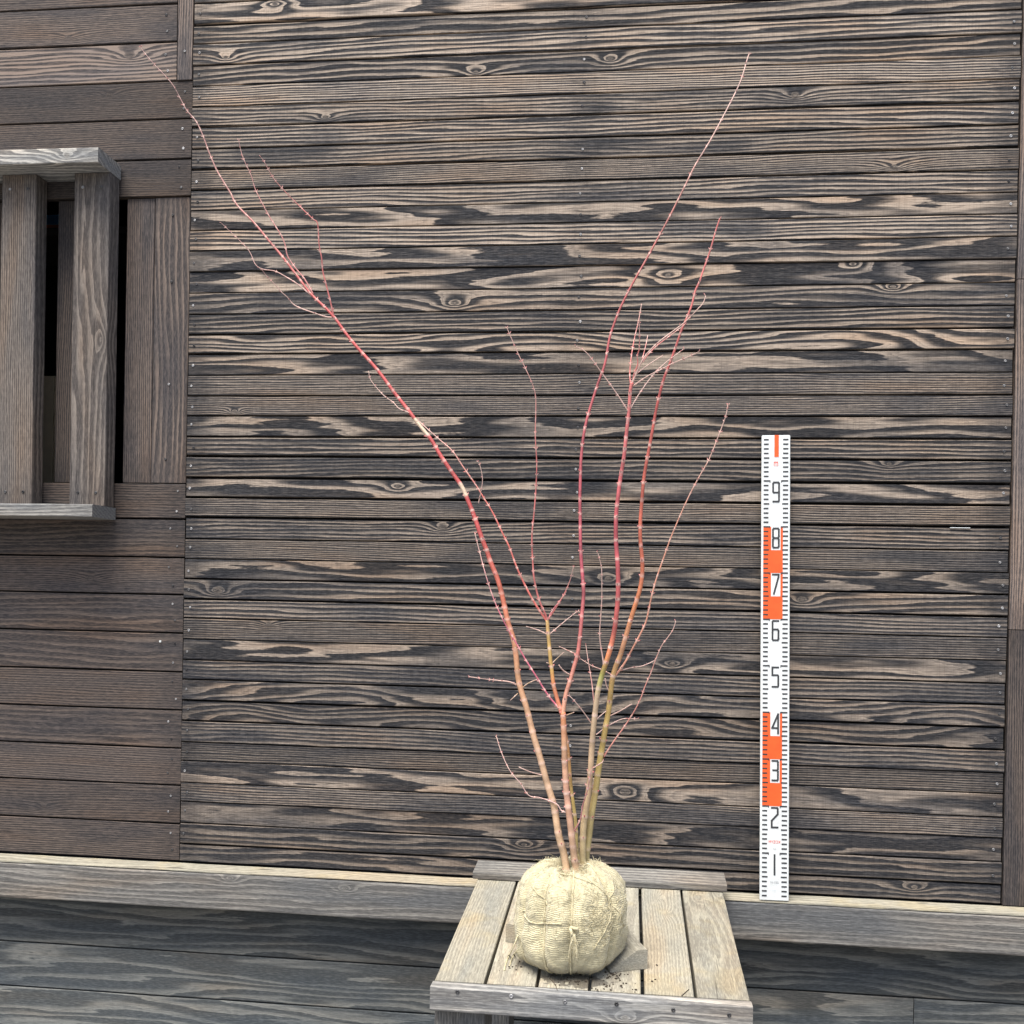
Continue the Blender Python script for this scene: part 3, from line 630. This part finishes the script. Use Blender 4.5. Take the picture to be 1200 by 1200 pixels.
TW = [('stem@1', [(366, 347), (359, 341), (348, 332), (336.7, 325), (323, 318), (307.5, 315), (299, 309), (292, 294), (277, 278), (259, 261)], 1.1, .3, .06, (.50, .30, .27)),
 ('stem@1', [(389, 372), (380, 371), (362.5, 365), (353, 361.7), (344, 356.7), (336.7, 348), (331, 343), (325, 336), (313, 324), (307, 316)], 1.1, .4, -.05, PALE),
 ('stem@1', [(391, 371), (386.7, 350), (381.7, 331), (378, 317), (376.7, 302.5), (374, 286.7), (372.5, 262), (368, 257.5), (356.7, 246.7), (334, 225), (321, 210), (314.7, 199), (309, 188), (306, 184.7)], 1.4, .5, -.07, PINK),
 ('stem@1', [(367, 345), (356.7, 327), (345, 312.5), (336.7, 300), (334, 287.5), (330, 276.7), (324, 266.7), (316.7, 255), (310, 243), (300, 223), (294.6, 206.7), (287.8, 192), (283.6, 181), (280, 164.5)], 1.3, .5, .05, (.44, .18, .17)),
 ('stem@1', [(480, 484), (468, 479), (461, 471.7), (451.7, 465), (444, 457.5), (434, 445), (431.7, 435)], .8, .4, .03, PALE),
 ('stem@1', [(605, 802.7), (597, 798.7), (574.7, 796), (550, 793)], 1.1, .6, -.05, PALE),
 ('stem@1', [(606.7, 812.7), (598, 820.7)], .9, .5, -.01, TAN),
 ('stem@1', [(612, 806), (618.7, 800.7), (630, 796)], .8, .6, -.01, TAN),
 ('stem@1', [(638, 909), (623, 905), (608, 898.7)], 1., .6, -.03, PALE),
 ('stem@2', [(666.7, 952.5), (658, 950), (653, 943), (641.7, 938), (631.7, 935), (620, 932.5), (610, 918), (598, 903), (588, 881.7), (581.7, 863)], 1.1, .5, .12, (.40, .26, .24)),
 ('stem@2', [(672, 975), (680, 960), (683, 943), (688, 927), (693, 903), (697, 899), (706.7, 892.5)], 1.2, .6, -.04, (.38, .16, .16)),
 ('stem@2', [(663, 838.7), (672.7, 834.7)], .8, .5, -.02, TAN),
 ('stem@2a', [(657, 832), (645, 818.7), (636, 805), (630.7, 796), (622.7, 784), (614.7, 772), (605, 755), (587.5, 722.5), (577.5, 700), (567.5, 667.5), (562.5, 647.5), (557, 625)], 1.6, .6, .08, (.42, .10, .15)),
 ('stem@2a', [(641.2, 728), (639, 720), (632.5, 705), (628, 690), (625, 675), (624, 657), (623.5, 639), (624, 622.5), (626, 600), (629, 550), (627.5, 512), (627.5, 467.5), (624, 450), (615, 430), (606, 412.5), (594, 384)], 1.6, .5, -.10, PINK),
 ('stem@2a', [(641, 728), (629.5, 711), (620, 694.5), (611, 676.5), (605, 663), (596.5, 640.5), (589, 625.5), (577.5, 601), (566.7, 582.5), (558, 568), (543, 547.5), (530, 528), (515, 515), (503, 505), (490, 493)], 1.8, .7, .10, (.48, .12, .10)),
 ('stem@2a', [(642, 727), (650.5, 714), (661, 696), (668.5, 678), (672, 664.5)], 1.2, .6, -.05, PINK),
 ('stem@2a', [(643, 725), (647, 716), (655, 705), (663, 694)], .9, .5, .04, PUR),
 ('stem@2a', [(642, 744), (631, 738.7), (616.7, 734)], .9, .6, -.03, PALE),
 ('stem@2a', [(642.5, 744.5), (655, 733.5), (668.5, 723), (678, 716)], .9, .5, .03, PALE),
 ('stem@2a', [(645.5, 779), (654, 771), (661, 764.5)], .9, .5, .02, TAN), ('stem@2a', [(645, 778), (640.5, 776.5)], .9, .6, -.01, TAN),
 ('stem@2b', [(668, 790.7), (660.7, 786), (655, 779)], 1., .7, -.02, PALE),
 ('stem@2b', [(675, 766.7), (665, 762), (655, 757.5)], .9, .5, .03, (.4, .2, .17)),
 ('stem@2b', [(561, 590), (564, 576), (565.5, 562), (563, 548), (560.5, 541)], .8, .4, -.02, PALE),
 ('stem@3', [(737, 483), (724, 463), (707.7, 440), (688.4, 414), (674.7, 406)], 1., .6, -.06, PALE),
 ('stem@3', [(740.7, 449), (748, 431.7), (754.4, 419.8), (762.7, 409.7), (773.7, 399.6), (788, 388.6), (803, 376.7), (815.8, 363.8), (824, 354.7), (826.8, 346.4)], 1.5, .6, -.05, PALE),
 ('stem@3', [(750, 428), (760, 415), (771, 404), (787, 392), (803, 380)], 1., .5, .04, PINK),
 ('stem@3', [(739, 450), (738, 439), (739.8, 418.8), (743.4, 396.8), (748, 376.7), (751.7, 356.5)], 1.1, .5, .06, PINK),
 ('stem@3', [(741.5, 446), (743, 438), (747, 426), (746.5, 417), (749.3, 406), (749.8, 378.5)], 1.2, .5, -.04, PINK),
 ('stem@3', [(753, 421), (757, 404), (759, 393)], .9, .5, .03, PINK),
 ('stem@3', [(737.5, 481), (748, 462.8), (762.7, 442.7), (779, 426), (801, 408.8)], 1., .5, .05, PALE),
 ('stem@3', [(742.5, 452), (759, 440.8), (773.7, 433.5), (788, 426), (806.7, 418), (819.5, 412)], 1., .5, -.06, PALE),
 ('stem@3', [(747, 437), (760, 427), (777, 416)], .8, .4, .05, PALE),
 ('stem@3', [(708, 784), (706.5, 772), (703, 745.5), (703.7, 723), (705, 697.5), (705, 667.5), (702, 654), (700, 647)], 1.1, .5, -.06, PALE),
 ('stem@3', [(697, 836), (695.5, 820), (694, 802.7), (691, 784), (688, 766.7), (686.5, 756)], 1., .5, .06, (.40, .2, .18)),
 ('stem@3', [(692.7, 847), (684, 834.7), (673, 821), (667, 815)], 1., .6, -.04, PALE),
 ('stem@3', [(699, 843), (710.7, 833)], .9, .5, .02, PALE), ('stem@3', [(698.7, 860.7), (707, 854)], .9, .5, .03, PALE),
 ('stem@4', [(721, 792), (731.7, 778), (741.7, 760), (753, 738), (757.5, 726.7), (761.7, 708), (766.7, 688), (773, 666.7), (783, 638), (791.7, 616.7), (798, 601.7), (808, 580), (820, 558), (830.5, 540), (837.8, 523), (843, 508.7), (850.7, 486.7), (853, 474.7)], 1.7, .6, -.08, (.58, .28, .20)),
 ('stem@4', [(722, 787), (740, 782.5), (751.7, 781), (763, 776.7), (767.5, 774)], .9, .5, .04, PALE),
 ('stem@4', [(708, 887), (720, 868), (733, 849), (744, 832), (750.7, 818.7), (756, 804), (762.7, 788), (768, 773), (774.7, 757), (781, 748), (788, 738), (791.7, 727.5)], 1.2, .5, -.09, (.60, .26, .22)),
 ('stem@4', [(714, 839), (727, 833), (740.7, 825)], 1., .6, -.03, PALE),
 ('stem@4', [(712, 851), (725, 844), (733, 842), (746.7, 842.4)], .9, .5, .04, PALE),
 ('stem@4', [(715, 812), (710.5, 803), (709, 795)], .9, .7, -.01, PALE),
 ('stem@4', [(718, 791), (706.7, 785), (693, 780), (680, 772)], .9, .5, .04, (.40, .24, .2))]
for i, (pn, px, r0, r1, dd, c) in enumerate(TW):
    st = min(branches[pn], key=lambda q: math.dist(q[0], px[0]))[1]
    branch('twig@%d' % i, px, st, st+dd*.7, r0, r1, [(0, c), (.55, c), (1, DULL if i < 4 else PALE)], branches[pn+'_o'], .026 if len(px) > 4 else .02, buds=len(px) > 3)
# ================================================================== measuring staff
a = onZ(907.2, 1055.5, H-.6562); b = onY(909, 510.3, -.004)
staff = link('measuring_staff', None); staff.location = (a.x, -.052, H-.6562)
tag(staff, 'white one-metre measuring staff with orange blocks and black numerals leaning on the wall', 'ruler')
top = Vector((b.x, -.0065, 0)); lean = math.asin((.052-.0065)/1.0); rollz = math.asin(max(-1, min(1, (b.x-a.x)/1.0)))
staff.rotation_euler = (-lean, rollz, 0)
WT = plain('staff_white', (.70, .735, .74), .35); WT.node_tree.nodes['Noise Texture'].inputs['Detail'].default_value = 6
BLK = plain('print_black', (.035, .037, .042), .5); ORA = plain('print_orange', (.82, .105, .018), .45); REDP = plain('print_red', (.80, .10, .06), .45); GRY = plain('print_grey', (.35, .36, .38), .5); LBL = plain('print_pale_blue', (.62, .72, .78), .5)
bm = bmesh.new(); add_box(bm, (0, 0, .5), (.0605, .006, 1.0), .0012); link('staff_body', bm_mesh(bm, 'staff_body'), staff, WT)
def flat(name, quads, mat, lift=.0003, parent=staff):
    v = []; f = []
    for q in quads:
        f.append(tuple(range(len(v), len(v)+len(q)))); v += [(x-.030, -.003-lift, z) for x, z in q]
    return link(name, pyd(name, v, f), parent, mat)
def rect(x0, x1, z0, z1): return [(x0, z0), (x1, z0), (x1, z1), (x0, z1)]
for z1 in (.8, .4):
    z0 = z1-.2; s = []
    bx = (.0205, .0405)
    s += [rect(.004, bx[0], z0, z1), rect(bx[1], .0452, z0, z1)]
    for zt in (z1, z1-.1):
        s.append(rect(bx[0], bx[1], zt-.1, zt-.0505))
    flat('orange_block', s, ORA)
tk = []
for i in range(1, 100):
    z = i*.01; lw = .0016
    e = .004 if i % 10 == 0 else .0015 if i % 5 == 0 else 0
    tk += [rect(.0042, .0145+e, z-lw, z+lw), rect(.0450-e, .0562, z-lw, z+lw)]
    if i % 10 == 0: tk += [rect(.0145+e-.0016, .0145+e, z-lw-.002, z-lw-.0001), rect(.0450-e, .0450-e+.0016, z-lw-.002, z-lw-.0001)]
o = flat('tick_mark', tk, BLK, .0006); o['kind'] = 'stuff'
DG = {'9': [[(1, .47), (.12, .47), (0, .52), (0, .95), (.12, 1), (.88, 1), (1, .95), (1, .05), (.9, 0), (.02, 0)]], '8': [[(.15, 0), (.85, 0), (1, .06), (1, .42), (.86, .5), (1, .58), (1, .94), (.85, 1), (.15, 1), (0, .94), (0, .58), (.14, .5), (0, .42), (0, .06), (.15, 0)], [(.14, .5), (.86, .5)]],
      '7': [[(0, 1), (1, 1), (.95, .85), (.2, 0)]], '6': [[(1, 1), (.1, 1), (0, .95), (0, .05), (.12, 0), (.88, 0), (1, .06), (1, .5), (.88, .56), (0, .56)]], '5': [[(1, 1), (0, 1), (0, .6), (.9, .6), (1, .55), (1, .05), (.9, 0), (0, 0)]],
      '4': [[(1, 0), (1, 1), (0, .28), (1, .28)]], '3': [[(.05, 1), (.9, 1), (1, .95), (1, .58), (.88, .52), (.2, .52)], [(.88, .52), (1, .46), (1, .05), (.9, 0), (.05, 0)]], '2': [[(.0, 1), (.9, 1), (1, .95), (1, .68), (0, .34), (0, 0), (1, 0)]], '1': [[(.5, 0), (.5, 1)]]}
def numeral(ch, zt, mat, w=.0125, h=.0415, x0=.0242, sw=.0038, lift=.0006):
    pts = []
    for pl in DG[ch]:
        P = [Vector((x0+u*w, zt-.0035-(1-v)*h)) for u, v in pl]
        for p, q in zip(P, P[1:]):
            d = (q-p).normalized(); n_ = Vector((-d.y, d.x))*sw/2; e = d*sw*.42; lo = lift+len(pts)*.00003
            pts.append((lo, [p-e-n_, q+e-n_, q+e+n_, p-e+n_]))
    v = []; f = []
    for lo, q in pts: f.append(tuple(range(len(v), len(v)+4))); v += [(x-.030, -.003-lo, z) for x, z in q]
    return link('numeral', pyd('numeral', v, f), staff, mat)
for ch in '987654321': numeral(ch, int(ch)*.1, BLK)
numeral('1', .9995, ORA, h=.040, x0=.0250, sw=.0092)
def text(s, x, z, size, mat, name='lettering', sx=1.):
    cu_ = bpy.data.curves.new('t', 'FONT'); cu_.body = s; cu_.size = size; cu_.align_x = 'CENTER'
    ob = bpy.data.objects.new('t', cu_); col.objects.link(ob); dg = bpy.context.evaluated_depsgraph_get()
    me = bpy.data.meshes.new_from_object(ob.evaluated_get(dg)); bpy.data.objects.remove(ob)
    for v in me.vertices: v.co = Vector((x-.030+v.co.x*sx, -.0036, z+v.co.y))
    return link(name, me, staff, mat)
text('m', .0300, .932, .022, REDP, sx=.62)
text('MYZOX', .0303, .1212, .0088, REDP, sx=.8); text('1m', .0303, .1072, .0065, GRY); text('N-100', .0303, .0365, .0066, GRY); text('- ---- -', .0303, .0205, .0068, LBL)
# flecks of pale paint on the boards
for (x0_, y0_, x1_, y1_) in ((186.8, 750.4, 189, 752.8), (1113, 618, 1137, 619.2)):
    A_ = onY(x0_, y0_, -.0005); B_ = onY(x1_, y1_, -.0005)
    bm = bmesh.new(); add_box(bm, ((A_.x+B_.x)/2, -.0008, (A_.z+B_.z)/2), (B_.x-A_.x, .003, A_.z-B_.z), .0006); link('paint_fleck', bm_mesh(bm, 'fleck'), wall, WT)
# ================================================================== bits on the table
def stick(px, r, label, colr):
    P = [onT(*q)+Vector((0, 0, r+.0004)) for q in px]; c = P[0].copy(); bm = bmesh.new(); tube(bm, [p-c for p in P], [r*(1-.4*i/len(P)) for i in range(len(P))], 5)
    o = link('loose_twig', bm_mesh(bm, 'stick', True), None, plain('stick_'+str(px[0][0]), colr)); o.location = c; return tag(o, label, 'twig')
stick([(643.5, 1147), (648, 1151), (651.5, 1156), (653, 1161)], .0007, 'thin curled dead twig on the table in front of the root ball', (.10, .075, .05))
stick([(799, 1167.5), (803, 1164), (807.5, 1160)], .0009, 'short straight dark twig on the table top beside a plank joint', (.06, .045, .035))
def crumbs():
    bm = bmesh.new(); r = random.Random(5)
    spots_ = [(718, 1143, 30, 7), (712, 1158, 9, 4), (700, 1160, 10, 3), (650, 1138, 10, 6), (680, 1150, 18, 5), (770, 1131.5, 3, 1), (660, 1146, 40, 14), (735, 1152, 24, 16), (600, 1132, 10, 10)]
    for sx, sy, n, sp in spots_:
        for i in range(n):
            p = onT(sx+r.gauss(0, sp), sy+r.gauss(0, sp*.4)); s = r.uniform(.0006, .0020)
            bmesh.ops.create_icosphere(bm, subdivisions=1, radius=s, matrix=Matrix.Translation(p+Vector((0, 0, s*.6))) @ Matrix.Diagonal((r.uniform(.7, 1.5), r.uniform(.7, 1.5), .8, 1)))
    return bm_mesh(bm, 'crumbs')
tag(link('soil_crumbs', crumbs(), None, plain('soil', (.055, .042, .03), .95)), 'dark soil crumbs scattered on the table by the root ball', 'soil', kind='stuff')
